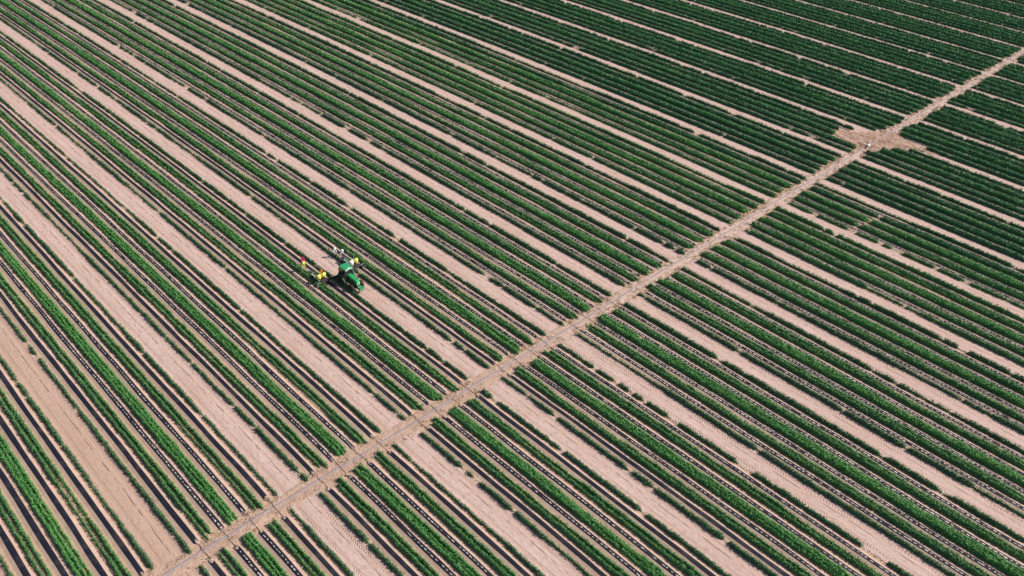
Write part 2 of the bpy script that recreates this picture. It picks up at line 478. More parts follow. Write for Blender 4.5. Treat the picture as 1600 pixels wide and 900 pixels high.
def plant_row(w, dx, u0, u1, width, height, sparse, origin, seed):
    """one leafy row: a lumpy inner mass with loose leaves all over it"""
    cx = row_x(w, np.array([(u0 + u1) / 2]))[0]
    # --- inner mass
    step = 0.35
    n_ = max(4, int((u1 - u0) / step))
    u = np.linspace(u0, u1, n_)
    def profile(q):
        lump = 0.84 + 0.26 * smooth_noise(q, 0.38, seed) * (0.6 + 0.8 * smooth_noise(q, 1.7, seed + 1))
        slow = 0.78 + 0.44 * smooth_noise(q, 9.0, seed + 2)
        weak = np.clip((smooth_noise(q, 13.0, seed + 5) - 0.12) * 6, 0.6, 1) if w < 5 else 1.0
        slow = slow * weak
        if 3.8 < w < 4.75:      # where somebody walked across the rows
            slow = slow * np.clip(np.abs(q + 12.6 + (w - 4.2) * 2.4) / 0.8, 0.12, 1)
        gap = np.ones_like(q)
        if sparse > 0:
            gapn = smooth_noise(q, 1.1, seed + 3)
            gap = np.clip((gapn - sparse * 0.20) * 6 + .12, 0.10, 1)
        else:
            gap = np.clip((smooth_noise(q, 1.3, seed + 3) + 0.02) * 22, 0.3, 1)
        end = np.clip(np.minimum(q - u0, u1 - q) / 0.5 + 0.35, 0, 1)
        return lump * slow * gap * end
    def centre(q): return row_x(w, q) + dx + 0.10 * (smooth_noise(q, 1.2, seed + 4) - 0.5)
    s = profile(u); c = centre(u)
    ang = np.linspace(0, math.pi, 6)
    rx = 0.5 * width * (0.66 if w < 0 else 0.78) * s[:, None] * np.cos(ang)[None, :]
    rz = height * 0.80 * s[:, None] * np.sin(ang)[None, :]
    X = c[:, None] + rx; Y = np.repeat(u[:, None], 6, 1); Z = rz - 0.02
    verts = [np.stack([X, Y, Z], -1).reshape(-1, 3)]
    i = np.arange((n_ - 1) * 5); a = (i // 5) * 6 + i % 5
    faces = [np.stack([a, a + 1, a + 7, a + 6], 1)]
    # --- leaves
    mids = np.arange(u0, u1, 4.0)
    dist = np.sqrt((row_x(w, mids) - CAM.x) ** 2 + (mids - CAM.y) ** 2 + CAM.z ** 2)
    inside = seen(row_x(w, mids), mids, mx=20, my=20)
    per = np.clip(170 * (82 / dist) ** 1.5, 26, 170) * np.where(inside, 1, 0.45) * (width / 0.42) * (0.8 if w < 0 else 1.0)
    cnt = rng.poisson(per * 4.0)
    lu = np.repeat(mids, cnt) + rng.random(cnt.sum()) * 4.0
    ld = np.repeat(dist, cnt)
    ok = lu < u1
    lu, ld = lu[ok], ld[ok]
    k = len(lu)
    if k:
        s = profile(lu)
        keep = rng.random(k) < np.clip(s * 1.1, 0, 1)
        lu, ld, s = lu[keep], ld[keep], s[keep]; k = len(lu)
        th = rng.random(k) * math.pi
        rad = 0.72 + 0.42 * rng.random(k) ** 1.5
        ss = 0.35 + 0.65 * s
        pc = np.stack([centre(lu) + 0.5 * width * ss * rad * np.cos(th), lu + rng.normal(0, 0.04, k), height * ss * rad * np.sin(th) + 0.01], 1)
        size = 0.125 * (ld / 82) ** 0.65 * (0.6 + 0.8 * rng.random(k))
        nrm = np.stack([np.cos(th), np.zeros(k), np.sin(th) + 0.15], 1) + rng.normal(0, 0.42, (k, 3))
        nrm /= np.linalg.norm(nrm, axis=1, keepdims=True)      # leaves lie roughly along the canopy, tips lifted
        out = rng.normal(0, 1, (k, 3)) + np.array([0, 0, 0.5])
        out -= nrm * (np.sum(out * nrm, 1, keepdims=True) - 0.35)
        out /= np.linalg.norm(out, axis=1, keepdims=True)
        side = np.cross(out, nrm)
        side /= np.linalg.norm(side, axis=1, keepdims=True) + 1e-6
        l = out * size[:, None]; b = side * size[:, None] * 0.30
        q = np.stack([pc - 0.35 * l, pc + 0.25 * l + b, pc + l, pc + 0.25 * l - b], 1).reshape(-1, 3)
        verts.append(q)
        faces.append(np.arange(4 * k).reshape(-1, 4) + len(verts[0]))
    return np.concatenate(verts) - np.array(origin), np.concatenate(faces)


SINGLE_A, SINGLE_B = 0.128, 0.872
BEDS = [0.205, 0.400, 0.600, 0.795]
NEARFAR = [('near outer', 'plain'), ('near inner', ''), ('far inner', ''), ('far outer', '')]
n_strip = n_bed = 0
seed = 100
for b in range(-6, 18):
    if b >= -1: where = ORD[b + 2] + ' block beyond tractor alley'
    else: where = ORD[-1 - b] + ' block before tractor alley'
    for side in (1, -1):
        hs = 'tractor side of hose' if side > 0 else 'opposite side of hose'
        strips = [('single crop row', 'on near edge of', [0], SINGLE_A), ('double crop strip', 'in near half of', 'D', .30),
                  ('triple crop strip', 'in middle of', 'T', .5), ('double crop strip', 'in far half of', 'D', .70),
                  ('single crop row', 'on far edge of', [0], SINGLE_B)]
        for si, (kind, pos, offs, fr) in enumerate(strips):
            w = b + fr
            # how lush the crop is over the field
            lush = min(1, max(0, (w + 4) / 9))
            gap_ = .28 - .06 * lush
            if offs == 'D': offs = [-gap_, gap_]
            elif offs == 'T': offs = [-gap_ * 1.42, 0, gap_ * 1.42]
            start = (0.75 if side > 0 else 1.15) + rng.uniform(-.12, .2)
            lim = abs(patch_limit(w, side))
            if lim > start: start = lim + rng.uniform(0.1, 0.7)
            lo, hi = (start, 262) if side > 0 else (-80, -start)
            s_ = u_span(w, -80, 262)
            if not s_: continue
            u0, u1 = max(lo, s_[0]), min(hi, s_[1])
            if u1 - u0 < 1.5: continue
            if b == -5 and si == 0: pass
            org = (float(row_x(w, u0 if side > 0 else u1)), u0 if side > 0 else u1, 0.0)
            label = f'{kind} {pos} {where}, {hs}'
            mat = M['leaf_bright'] if len(offs) == 3 else (M['leaf_dull'] if len(offs) == 1 and w < 3 else M['leaf'])
            if w > 4.5: mat = M['leaf_lush_bright' if len(offs) == 3 else 'leaf_lush']
            group = {1: 'single crop rows along the alleys', 2: 'double crop strips between the mulch beds', 3: 'triple crop strips in the middle of blocks'}[len(offs)]
            if len(offs) > 1:
                root = thing('crop_strip', label, 'crop strip', org, 0, group)
            for q, dx in enumerate(offs):
                seed += 17
                hgt = (0.50 + 0.24 * lush) * (1.12 if len(offs) == 3 else 1.0) * rng.uniform(.94, 1.06)
                wid = (0.375 + 0.105 * lush) * (1.05 if len(offs) == 3 else 1.0)
                sparse = 0.0
                if len(offs) == 1:
                    sparse = rng.uniform(0.1, 0.5) * (1 - 0.95 * lush); hgt *= 0.92; wid *= 1.12
                    if b == 4 and si == 0 and side < 0: sparse = 1.5; hgt *= .75
                    if b in (-1, -2) and side < 0: sparse = 0.62
                fray = rng.uniform(-.25, .55)
                vv, ff = plant_row(w, dx, u0 + (fray if side > 0 else 0), u1 - (fray if side < 0 else 0), wid, hgt, sparse, org, seed)
                if len(offs) > 1:
                    link('plant_row', mesh_from('plant_row', vv, ff, mat), root)
                else:
                    tag(link('crop_row', mesh_from('crop_row', vv, ff, mat), None, org), label, 'crop row', group)
            n_strip += 1
        # ---------------- beds under black plastic
        for bi, fr in enumerate(BEDS):
            w = b + fr
            start = (1.25 if side > 0 else 1.55) + rng.uniform(-.15, .2)
            lim = abs(patch_limit(w, side))
            if lim > start: start = lim + rng.uniform(0.2, 1.0)
            s_ = u_span(w, -80, 262)
            if not s_: continue
            u0, u1 = (max(start, s_[0]), s_[1]) if side > 0 else (s_[0], min(-start, s_[1]))
            if u1 - u0 < 2: continue
            outer = bi in (0, 3)
            plain = outer and (b + (bi == 3) <= -1) or (b <= -5)
            oy = u0 if side > 0 else u1
            org = (float(row_x(w, oy)), oy, 0.0)
            u = np.arange(u0, u1 + 1.0, 1.0); u[-1] = u1
            seed += 13
            c = row_x(w, u) + 0.10 * (smooth_noise(u, 6.0, seed) - 0.5)
            hw = 0.25 + 0.05 * (smooth_noise(u, 3.0, seed + 1) - 0.5)
            hh = 0.10 + 0.03 * (smooth_noise(u, 2.2, seed + 2) - 0.5)
            prof = [(-0.62, -0.02), (-0.40, 0.45), (-0.003, 1.0), (0, 1.06), (0, 1.22), (0, 1.06), (0.003, 1.0), (0.40, 0.45), (0.62, -0.02)]
            sgn = [-1, -1, -1, -1, 0, 1, 1, 1, 1]
            X = np.stack([c + sg * hw + (o_ if abs(o_) > .01 else o_ * 3) * (0.62 if abs(o_) > .01 else 1) for sg, (o_, _) in zip(sgn, prof)], 1)
            Z = np.stack([hh * z_ if z_ > 0 else np.full_like(hh, -0.02) for _, z_ in prof], 1)
            Yy = np.repeat(u[:, None], 9, 1)
            ends = np.ones_like(u); ends[0] = 0.1; ends[-1] = 0.1
            Z = Z * ends[:, None]
            vv = np.stack([X, Yy, Z], -1).reshape(-1, 3) - np.array(org)
            i = np.arange((len(u) - 1) * 8); a = (i // 8) * 9 + i % 8
            ff = np.stack([a, a + 1, a + 10, a + 9], 1)
            root = link('mulch_bed', mesh_from('mulch_bed', vv, ff, [M['shoulder'], M['plastic']], np.where(((i % 8) >= 2) & ((i % 8) <= 5), 1, 0)), None, org)
            nm = ['near outer', 'near inner', 'far inner', 'far outer'][bi]
            tag(root, f'{nm} {"plain " if plain else ""}black mulch bed in {where}, {hs}', 'mulch bed', 'plastic covered mulch beds')
            if plain:
                # nothing planted yet: a few bright scuffs of torn film only
                pass
            else:
                d0 = math.hypot(org[0] - CAM.x, org[1] - CAM.y)
                hu = np.arange(u0 + 0.6, u1 - 0.4, 0.52); hu = hu + rng.normal(0, .05, len(hu))
                keep = rng.random(len(hu)) > 0.07; hu = hu[keep]
                L2 = 0.5 * (0.20 + 0.34 * rng.random(len(hu)) ** .7)
                W2 = 0.5 * ((0.05 if w < 0 else 0.085) + 0.05 * rng.random(len(hu)))
                hc = np.interp(hu, u, c) + rng.normal(0, .015, len(hu)); hz = np.interp(hu, u, hh) * 1.22 + 0.006
                jit = lambda: rng.normal(0, .02, len(hu))
                q = np.stack([np.stack([hc - W2 + jit(), hu - L2 * .8, hz - .012], 1), np.stack([hc + W2 + jit(), hu - L2, hz - .012], 1),
                              np.stack([hc + W2, hu + L2 * .9 + jit(), hz - .012], 1), np.stack([hc - W2, hu + L2, hz - .012], 1),
                              np.stack([hc + jit(), hu + jit(), hz + .008], 1)], 1).reshape(-1, 3) - np.array(org)
                k = np.arange(len(hu))[:, None] * 5
                tri = np.concatenate([k + np.array([[0, 1, 4]]), k + np.array([[1, 2, 4]]), k + np.array([[2, 3, 4]]), k + np.array([[3, 0, 4]])])
                link('planting_hole', mesh_from('planting_hole', q, tri, M['pale']), root).__setitem__('kind', 'stuff')
            # crumpled tail of film at the head of the bed
            if w < 1.2:
                tk_ = random.uniform(.55, 1.0)
                mb = MB(); bmesh.ops.create_icosphere(mb.bm, subdivisions=2, radius=1.0)
                for v in mb.bm.verts:
                    k_ = 1 + random.uniform(-.4, .35)
                    v.co = Vector((v.co.x * 0.24 * tk_ * k_, v.co.y * 0.40 * tk_ * k_, max(-0.02, v.co.z * 0.15 * k_)))
                mb.build('film_tail', M['torn'], root, False, (random.uniform(-.05, .05), side * 0.05, 0.03))
            n_bed += 1

# the path: two low banks either side of the hose, rutted
wv = np.arange(-6.2, 18.5, 0.05)
px = row_x(wv, 0.0)
cols = np.array([-1.1, -0.85, -0.45, 0.0, 0.45, 0.8, 0.98])
rag = np.stack([smooth_noise(px, 0.9, 901 + q) + .6 * smooth_noise(px, 0.35, 921 + q) for q in range(7)], 1) - .8
yy = cols[None, :] + 0.45 * np.maximum(rag, -.3) * (np.abs(cols) > .95)[None, :]
zz = 0.008 + 0.11 * np.clip(1 - np.abs(np.abs(cols) - 0.68) / 0.3, 0, 1)[None, :] * (0.5 + 0.5 * np.sin(px * 1.7)[:, None]) + 0 * yy
grid_sheet('path', np.repeat(px[:, None], len(cols), 1), yy, zz, M['path'], label='narrow bare soil path crossing the rows along the hose')

# ------------------------------------------------------------------ hose, feeder tubes, valve
def strip_tube(name, pts, ra, rb, mat, seg=8):
    mb = MB(); pts = [Vector(p) for p in pts]; secs = []
    for i, p in enumerate(pts):
        d = (pts[min(i + 1, len(pts) - 1)] - pts[max(i - 1, 0)]).normalized()
        e = Vector((-d.y, d.x, 0)).normalized()
        secs.append([p + e * ra * math.cos(2 * math.pi * k / seg) + Vector((0, 0, rb * math.sin(2 * math.pi * k / seg))) for k in range(seg)])
    mb.loft(secs)
    return mb.build(name, mat, None, True)


hp = []
for i, w in enumerate(np.arange(-6.2, 18.4, 0.08)):
    hp.append((float(row_x(w, 0.0)), 0.07 * math.sin(i * 0.21) + 0.05 * math.sin(i * 0.9), 0.075))
tag(strip_tube('irrigation_hose', hp, 0.115, 0.05, M['hose']), 'long flat grey irrigation hose laid straight across all the rows', 'hose')
for b in range(-6, 1):
    for bi, fr in enumerate(BEDS):
        w = b + fr
        x = float(row_x(w, 0.0))
        if not bool(seen(np.array(x), np.array(0.0), mx=60, my=60)): continue
        k1, k2 = random.uniform(-.25, .25), random.uniform(-.25, .25)
        xa, xb = float(row_x(w, 1.5)), float(row_x(w, -1.7))
        if b >= -1: where = ORD[b + 2] + ' block beyond tractor alley'
        else: where = ORD[-1 - b] + ' block before tractor alley'
        o = strip_tube('feeder_tube', [(xa, 1.55, .10), (xa + k1 * .3, 1.1, .05), (x + k1 * .5, .55, .06), (x, .12, .15), (x, -.12, .15), (x + k2 * .5, -.6, .06), (xb + k2 * .3, -1.2, .05), (xb, -1.75, .10)], .024, .022, M['tube'], 6)
        nm = ['near outer', 'near inner', 'far inner', 'far outer'][bi]
        tag(o, f'brown feeder tube across hose to {nm} bed of {where}', 'feeder tube', 'feeder tubes from the hose to the beds')

vx = float(row_x(6.53, 0.0))
t = thing('valve_box', 'white valve fitting on the hose in the bare soil patch', 'valve', (vx, 0.0, 0.02), 0.1)
MB().box(-.34, .34, -.24, .24, 0.0, .34, .05).build('housing', M['white'], t)
MB().tube([(0, 0, .33), (0, 0, .62)], .07, 10).tube([(-.2, 0, .62), (.2, 0, .62)], .035, 8).build('tap_handle', M['grey'], t)
MB().tube([(-1.5, .05, .12), (-.35, 0, .16)], .13, 12).build('inlet_pipe', M['black'], t, True)

# ------------------------------------------------------------------ weeds and clods beside the path
V, Fc = [], []
def weed_clump(x, y, size, n_leaf):
    for _ in range(n_leaf):
        a = random.uniform(0, 2 * math.pi); tilt = random.uniform(.2, 1.2)
        d = Vector((math.cos(a) * math.sin(tilt), math.sin(a) * math.sin(tilt), math.cos(tilt)))
        s_ = d.cross(Vector((random.gauss(0, 1), random.gauss(0, 1), random.gauss(0, 1)))).normalized()
        l = size * random.uniform(.6, 1.2); p = Vector((x + random.gauss(0, size * .6), y + random.gauss(0, size * .6), 0.0))
        k = len(V)
        V.extend([p, p + d * l * .5 + s_ * l * .16, p + d * l, p + d * l * .5 - s_ * l * .16]); Fc.append((k, k + 1, k + 2, k + 3))
for w in np.arange(-5.2, 17, 0.012):
    x = float(row_x(w, 0.0))
    if not bool(seen(np.array(x), np.array(0.0), mx=60, my=60)): continue
    fr = w - math.floor(w)
    dens = 0.35 + 0.6 * min(1, max(0, (w + 0.5) / 2.5))
    if fr < .1 or fr > .9: dens *= 0.35
    for side in (1, -1):
        if random.random() < dens * (1.0 if side > 0 else .7):
            base = random.choice((0.42, .62, .85, 1.0, 1.25)) + random.uniform(-.15, .15)
            weed_clump(x + random.uniform(-.1, .1), side * (base + (0.1 if side < 0 else 0)), random.uniform(.14, .32), 8)
me = mesh_from('weeds', np.array([tuple(q) for q in V]), np.array(Fc), M['weed'])
tag(link('weeds', me), 'dry yellowish weeds and straw along the hose path', None, None, 'stuff')

V, Fc = [], []
def clod(x, y, r):
    k = len(V)
    pts = [(1, 0, .1), (.3, .95, .1), (-.8, .6, .1), (-.8, -.6, .1), (.3, -.95, .1)]
    for a, b_, c_ in pts: V.append((x + a * r * random.uniform(.7, 1.2), y + b_ * r * random.uniform(.7, 1.2), r * .1 - .01))
    V.append((x + random.uniform(-.2, .2) * r, y + random.uniform(-.2, .2) * r, r * random.uniform(.5, .9)))
    for q in range(5): Fc.append((k + q, k + (q + 1) % 5, k + 5))
for _ in range(2600):
    w = random.uniform(-5, 15) if random.random() < .8 else random.gauss(.5, 1.2)
    clod(float(row_x(w, 0.0)), random.choice((.75, -.85, .95, -1.2)) + random.gauss(0, .18), random.uniform(.04, .13))
for _ in range(700):
    a = random.random(); q = random.randrange(L_); s_ = math.sqrt(random.random())
    u = cu + ((pu[q] * a + pu[(q + 1) % L_] * (1 - a)) - cu) * s_; w = cw + ((pw[q] * a + pw[(q + 1) % L_] * (1 - a)) - cw) * s_
    if abs(u) > .3: clod(float(row_x(w, u)), u, random.uniform(.08, .30))
me = mesh_from('soil_clods', np.array(V), np.array(Fc), M['clod'])
tag(link('soil_clods', me), 'loose clods of soil along the hose path and in the bare patch', None, None, 'stuff')

# ------------------------------------------------------------------ tractor
def wheel(parent, x, y, r, wd, rim_r):
    s = 1 if x > 0 else -1
    mb = MB()
    h = wd / 2
    mb.lathe([(rim_r, -h * .8), (r * .90, -h), (r * .97, -h * .8), (r * .975, 0), (r * .97, h * .8), (r * .90, h), (rim_r, h * .8)], 'x', (0, 0, 0), 32)
    nl = 20
    for k in range(nl):
        for sd in (-1, 1):
            a = 2 * math.pi * (k + (.5 if sd > 0 else 0)) / nl; a2 = a + .16
            p0 = (sd * h * .95, math.cos(a) * r * .955, math.sin(a) * r * .955); p1 = (sd * .02, math.cos(a2) * r * .99, math.sin(a2) * r * .99)
            mb.tube([p0, p1], .035, 5)
    ty = mb.build('wheel', M['tyre'], parent, False, (x, y, r))
    MB().lathe([(0.02, s * h * .35), (rim_r * .35, s * h * .45), (rim_r * .4, s * h * .2), (rim_r * .85, s * h * .25), (rim_r * 1.02, s * h * .82), (rim_r * 1.02, -s * h * .7), (rim_r * .5, -s * h * .5), (.02, -s * h * .5)], 'x', (0, 0, 0), 24).build('rim', M['rim'], ty)
    return ty


TX = float(row_x(-1.0, 26.3)) - 0.70
TY = 27.14
t = thing('tractor', 'green tractor with a slatted hood driving along the sandy alley', 'tractor', (TX, TY, 0.004), math.pi)
S = 0.88
t.scale = (S, S, S)
for x in (-.92, .92):
    wheel(t, x, 0.0, .86, .50, .48)
    wheel(t, x * .96, 2.55, .62, .38, .34)
def hood_section(y, wd, z0, z1, r=.12):
    h = wd / 2
    return [(-h, y, z0), (-h, y, z1 - r), (-h + r * .35, y, z1 - r * .3), (-h + r, y, z1), (h - r, y, z1), (h - r * .35, y, z1 - r * .3), (h, y, z1 - r), (h, y, z0)]
MB().loft([hood_section(.95, .74, 1.0, 2.06), hood_section(1.9, .72, 1.0, 2.0), hood_section(2.8, .68, 1.02, 1.90), hood_section(3.12, .62, 1.06, 1.80), hood_section(3.24, .52, 1.12, 1.62)]).build('hood', M['green'], t)
hv = bpy.data.objects['hood']
for y in (1.25, 1.75, 2.25, 2.68):
    zz_ = 2.06 - (y - .95) * .085 - .028
    MB().box(-.27, .27, y - .07, y + .07, zz_ - .01, zz_ + .045, .01).build('hood_vent', M['green_dark'], hv)
for s in (-1, 1):
    MB().box(s * .355 - .02, s * .355 + .02, 1.3, 2.6, 1.2, 1.6, .01).build('side_grille', M['black'], hv)
    MB().lathe([(.001, .0), (.10, .0), (.11, -.05)], 'y', (s * .15, 3.26, 1.45), 14).build('headlight', M['lamp'], hv)
MB().box(-.36, .36, -.2, 3.35, .62, 1.02, .05).box(-.2, .2, -.7, -.2, .5, .9, .04).box(-.85, .85, 2.47, 2.63, .52, .70, .03).box(-.85, .85, -.12, .12, .74, .98, .04).build('chassis', M['black'], t)
mb = MB()
for k in range(8):
    x = -.35 + k * .10
    mb.box(x - .047, x + .047, 3.62, 4.12, .55, 1.12, .03)
fw = mb.build('front_weight', M['green'], t)
MB().box(-.30, .30, 3.3, 3.64, .70, .98, .03).box(-.44, .44, 4.10, 4.16, .80, .9, .01).build('weight_bracket', M['grey'], fw)
# cab
MB().loft([[(-.72, 1.02, 1.25), (.72, 1.02, 1.25), (.78, -.55, 1.25), (-.78, -.55, 1.25)], [(-.74, 1.0, 1.9), (.74, 1.0, 1.9), (.80, -.68, 1.9), (-.80, -.68, 1.9)], [(-.66, .78, 2.76), (.66, .78, 2.76), (.70, -.62, 2.76), (-.70, -.62, 2.76)]]).build('cab_glass', M['glass'], t)
mb = MB()
for s in (-1, 1):
    mb.tube([(s * .74, 1.03, 1.2), (s * .755, 1.01, 1.9), (s * .675, .79, 2.78)], .04, 6)
    mb.tube([(s * .80, -.57, 1.2), (s * .82, -.70, 1.9), (s * .715, -.63, 2.78)], .045, 6)
    mb.tube([(s * .79, .3, 1.2), (s * .80, .25, 1.9), (s * .70, .15, 2.78)], .03, 6)
mb.box(-.80, .80, -.6, 1.06, 1.05, 1.26, .03)
mb.build('cab_frame', M['black'], t)
def roof_sec(z, k, dz=0):
    pts = []
    for (x, y) in [(-.55, .98), (.55, .98), (.78, .62), (.82, -.42), (.66, -.82), (-.66, -.82), (-.82, -.42), (-.78, .62)]:
        pts.append((x * k, y * k - .0, z))
    return pts
rf = MB().loft([roof_sec(2.74, .94), roof_sec(2.80, 1.0), roof_sec(2.93, 1.0), roof_sec(3.0, .92), roof_sec(3.03, .7)]).build('cab_roof', M['roof'], t)
MB().box(-.5, .5, -.55, .62, 3.025, 3.05, .02).build('roof_panel', M['roof'], rf)
MB().lathe([(.14, 0), (.15, .05), (.12, .10), (.05, .13), (.001, .135)], 'z', (0, .80, 2.99), 16).build('receiver_dome', M['white'], rf)
for s in (-1, 1):
    for xx in (.38, .62):
        MB().box(s * xx - .09, s * xx + .09, 0.95, 1.02, 2.80, 2.92, .02).build('work_light', M['lamp'], rf)
    MB().tube([(s * .70, .9, 2.3), (s * 1.12, 1.02, 2.28), (s * 1.12, 1.02, 2.0)], .02, 6).box(s * 1.12 - .12, s * 1.12 + .12, 1.0, 1.05, 1.72, 2.14, .02).build('mirror', M['black'], t)
    # fenders
    secs = []
    for k in range(9):
        a = R(15 + 150 * k / 8)
        y, z = math.cos(a) * .98, .86 + math.sin(a) * .98
        y2, z2 = math.cos(a) * .93, .86 + math.sin(a) * .93
        secs.append([(s * .70, y, z), (s * 1.14, y, z), (s * 1.14, y2, z2), (s * .70, y2, z2)])
    MB().loft(secs).build('fender', M['green_dark'], t)
MB().tube([(-.58, 1.12, 1.6), (-.58, 1.12, 2.9), (-.58, 1.05, 3.05)], [.075, .07, .06], 12).build('exhaust_pipe', M['grey'], t, True)
mb = MB()
for z in (.45, .75, 1.05): mb.box(.80, 1.08, .95, 1.25, z - .02, z + .02, .008)
mb.tube([(1.08, .96, .4), (1.0, .96, 1.7)], .018, 6).tube([(1.08, 1.24, .4), (1.0, 1.24, 1.7)], .018, 6)
mb.build('steps', M['grey'], t)
MB().box(-1.12, -.74, .95, 1.75, .55, 1.05, .08).build('fuel_tank', M['black'], t)
MB().tube([(-.4, -.5, .75), (-.42, -1.15, .6)], .05, 8).tube([(.4, -.5, .75), (.42, -1.15, .6)], .05, 8).tube([(0, -.5, 1.2), (0, -1.15, 1.1)], .045, 8).build('hitch', M['black'], t)

# ------------------------------------------------------------------ the planting machine behind it
MX, MY = TX, TY
pm = thing('vegetable_transplanter', 'wide planting machine with two wings and water tanks behind the tractor', 'planting machine', (MX, MY, 0.004), math.pi)
pm.scale = (S, S, S)
WING = 2.66 / S
MB().box(-3.75, 3.75, -1.55, -1.37, .62, .80, .02).box(-2.2, 2.2, -1.30, -1.18, .95, 1.07, .015).box(-.5, -.38, -1.6, -1.1, .55, 1.15, .02).box(.38, .5, -1.6, -1.1, .55, 1.15, .02).build('toolbar', M['black'], pm)
MB().tube([(-.42, -1.15, .65), (-1.9, -1.45, .72)], .05, 8).tube([(.42, -1.15, .65), (1.9, -1.45, .72)], .05, 8).tube([(0, -1.15, 1.1), (-2.3, -1.46, .8)], .035, 8).tube([(0, -1.15, 1.1), (2.3, -1.46, .8)], .035, 8).build('tie_rod', M['black'], pm)
for s in (-1, 1):
    cx = s * WING
    MB().box(cx - .62, cx - .54, -5.3, -1.5, .50, .58, .01).box(cx + .54, cx + .62, -5.3, -1.5, .50, .58, .01).box(cx - .7, cx + .7, -3.2, -3.1, .55, .65, .01).box(cx - .7, cx + .7, -5.3, -5.22, .5, .58, .01).box(cx - .7, cx + .7, -4.2, -4.1, .55, .63, .01).build('wing_frame', M['black'], pm)
    fr_ = MB()
    for q in (-.75, .75):
        fr_.tube([(cx + q, -1.75, .55), (cx + q, -1.75, 1.02), (cx + q, -2.85, 1.02), (cx + q, -2.85, .55)], .03, 8)
    fr_.tube([(cx - .75, -1.75, 1.02), (cx + .75, -1.75, 1.02)], .03, 8).tube([(cx - .75, -2.85, 1.02), (cx + .75, -2.85, 1.02)], .03, 8)
    fr_.build('tank_stand', M['frame'], pm)
    # the front gauge wheel with its pale hoop
    gw = MB().lathe([(.20, -.10), (.33, -.12), (.36, 0), (.33, .12), (.20, .10)], 'x', (0, 0, 0), 20).build('gauge_wheel', M['tyre'], pm, False, (cx + s * .98, -1.72, .36))
    mb = MB().tube([(0, .30 * math.cos(2 * math.pi * k / 16), .30 * math.sin(2 * math.pi * k / 16)) for k in range(16)], .035, 6, True)
    for k in range(3):
        a = math.pi * k / 3; mb.tube([(0, .3 * math.cos(a), .3 * math.sin(a)), (0, -.3 * math.cos(a), -.3 * math.sin(a))], .02, 6)
    for v in mb.bm.verts: v.co.x += s * .13
    mb.build('rim', M['frame'], gw)
    for q, inner in ((-.43, s > 0), (.43, s < 0)):
        white = (s < 0 and q > 0) and False
        mat = M['yellow']; lab = None
        if s < 0 and inner: pass
        tk = MB().lathe([(.05, .0), (.34, .02), (.42, .10), (.43, .28), (.425, .30), (.43, .32), (.43, .52), (.425, .54), (.42, .56), (.41, .66), (.32, .78), (.16, .83), (.15, .86), (.001, .86)], 'z', (0, 0, 0), 24)
        # the machine is turned half round, so s < 0 here is the far wing
        isw = (s < 0 and inner)
        o = tk.build('water_tank', M['white'] if isw else M['yellow'], pm, True, (cx + q, -2.3, 1.03))
        o.scale = (.9, .9, .9)
        o['label'] = 'white water tank' if isw else 'yellow water tank'
        MB().lathe([(.14, 0), (.14, .06), (.001, .07)], 'z', (0, 0, .855), 14).build('lid', M['black'], o)
    for q in (-.43, .43):
        MB().tube([(cx + q, -2.7, 1.3), (cx + q * 1.1, -2.95, 1.1), (cx + q * .6, -3.3, .8), (cx, -3.6, .75)], .03, 6).build('water_pipe', M['black'], pm)
    MB().box(cx - .55, cx + .55, -1.72, -1.42, .80, 1.10, .02).tube([(cx - s * .2, -1.5, 1.1), (cx - s * .2, -1.5, 1.75)], .03, 6).build('pump_box', M['black'], pm)
    MB().tube([(cx + s * .7, -3.2, .6), (cx + s * .7, -3.2, 1.75), (cx + s * .7, -4.9, 1.75), (cx + s * .7, -4.9, .6)], .03, 6).tube([(cx - s * .7, -3.2, .6), (cx - s * .7, -3.2, 1.75), (cx - s * .7, -4.9, 1.75), (cx - s * .7, -4.9, .6)], .03, 6).build('guard_rail', M['frame'], pm)
    MB().tube([(cx + s * .55, -1.45, .75), (cx + s * 1.25, -1.30, 1.05), (cx + s * 1.5, -1.1, .35)], .035, 6).build('marker_arm', M['frame'], pm)
    MB().box(cx - .5, cx - .1, -5.75, -5.35, .25, .50, .04).box(cx + .1, cx + .5, -5.75, -5.35, .25, .50, .04).build('press_shoe', M['black'], pm)
    # spiked water wheel
    mb = MB().lathe([(.12, -.05), (.40, -.06), (.42, 0), (.40, .06), (.12, .05)], 'x', (0, 0, 0), 24)
    for k in range(8):
        a = 2 * math.pi * k / 8
        mb.tube([(0, .40 * math.cos(a), .40 * math.sin(a)), (0, .56 * math.cos(a), .56 * math.sin(a))], [.05, .015], 6)
    mb.build('water_wheel', M['grey'], pm, False, (cx, -3.65, .56))
    for q in (-.33, .33):
        MB().box(cx + q - .2, cx + q + .2, -4.95, -4.55, .40, .47, .03).box(cx + q - .2, cx + q + .2, -4.99, -4.92, .47, .75, .03).build('seat', M['tyre'], pm)
    MB().tube([(cx - .6, -3.15, .6), (cx - .6, -3.15, 1.0), (cx + .6, -3.15, 1.0), (cx + .6, -3.15, .6)], .025, 8).tube([(cx - .6, -4.1, .6), (cx - .6, -4.1, 1.0), (cx + .6, -4.1, 1.0), (cx + .6, -4.1, .6)], .025, 8).box(cx - .62, cx + .62, -4.12, -3.12, .99, 1.02, 0).build('tray_rack', M['frame'], pm)
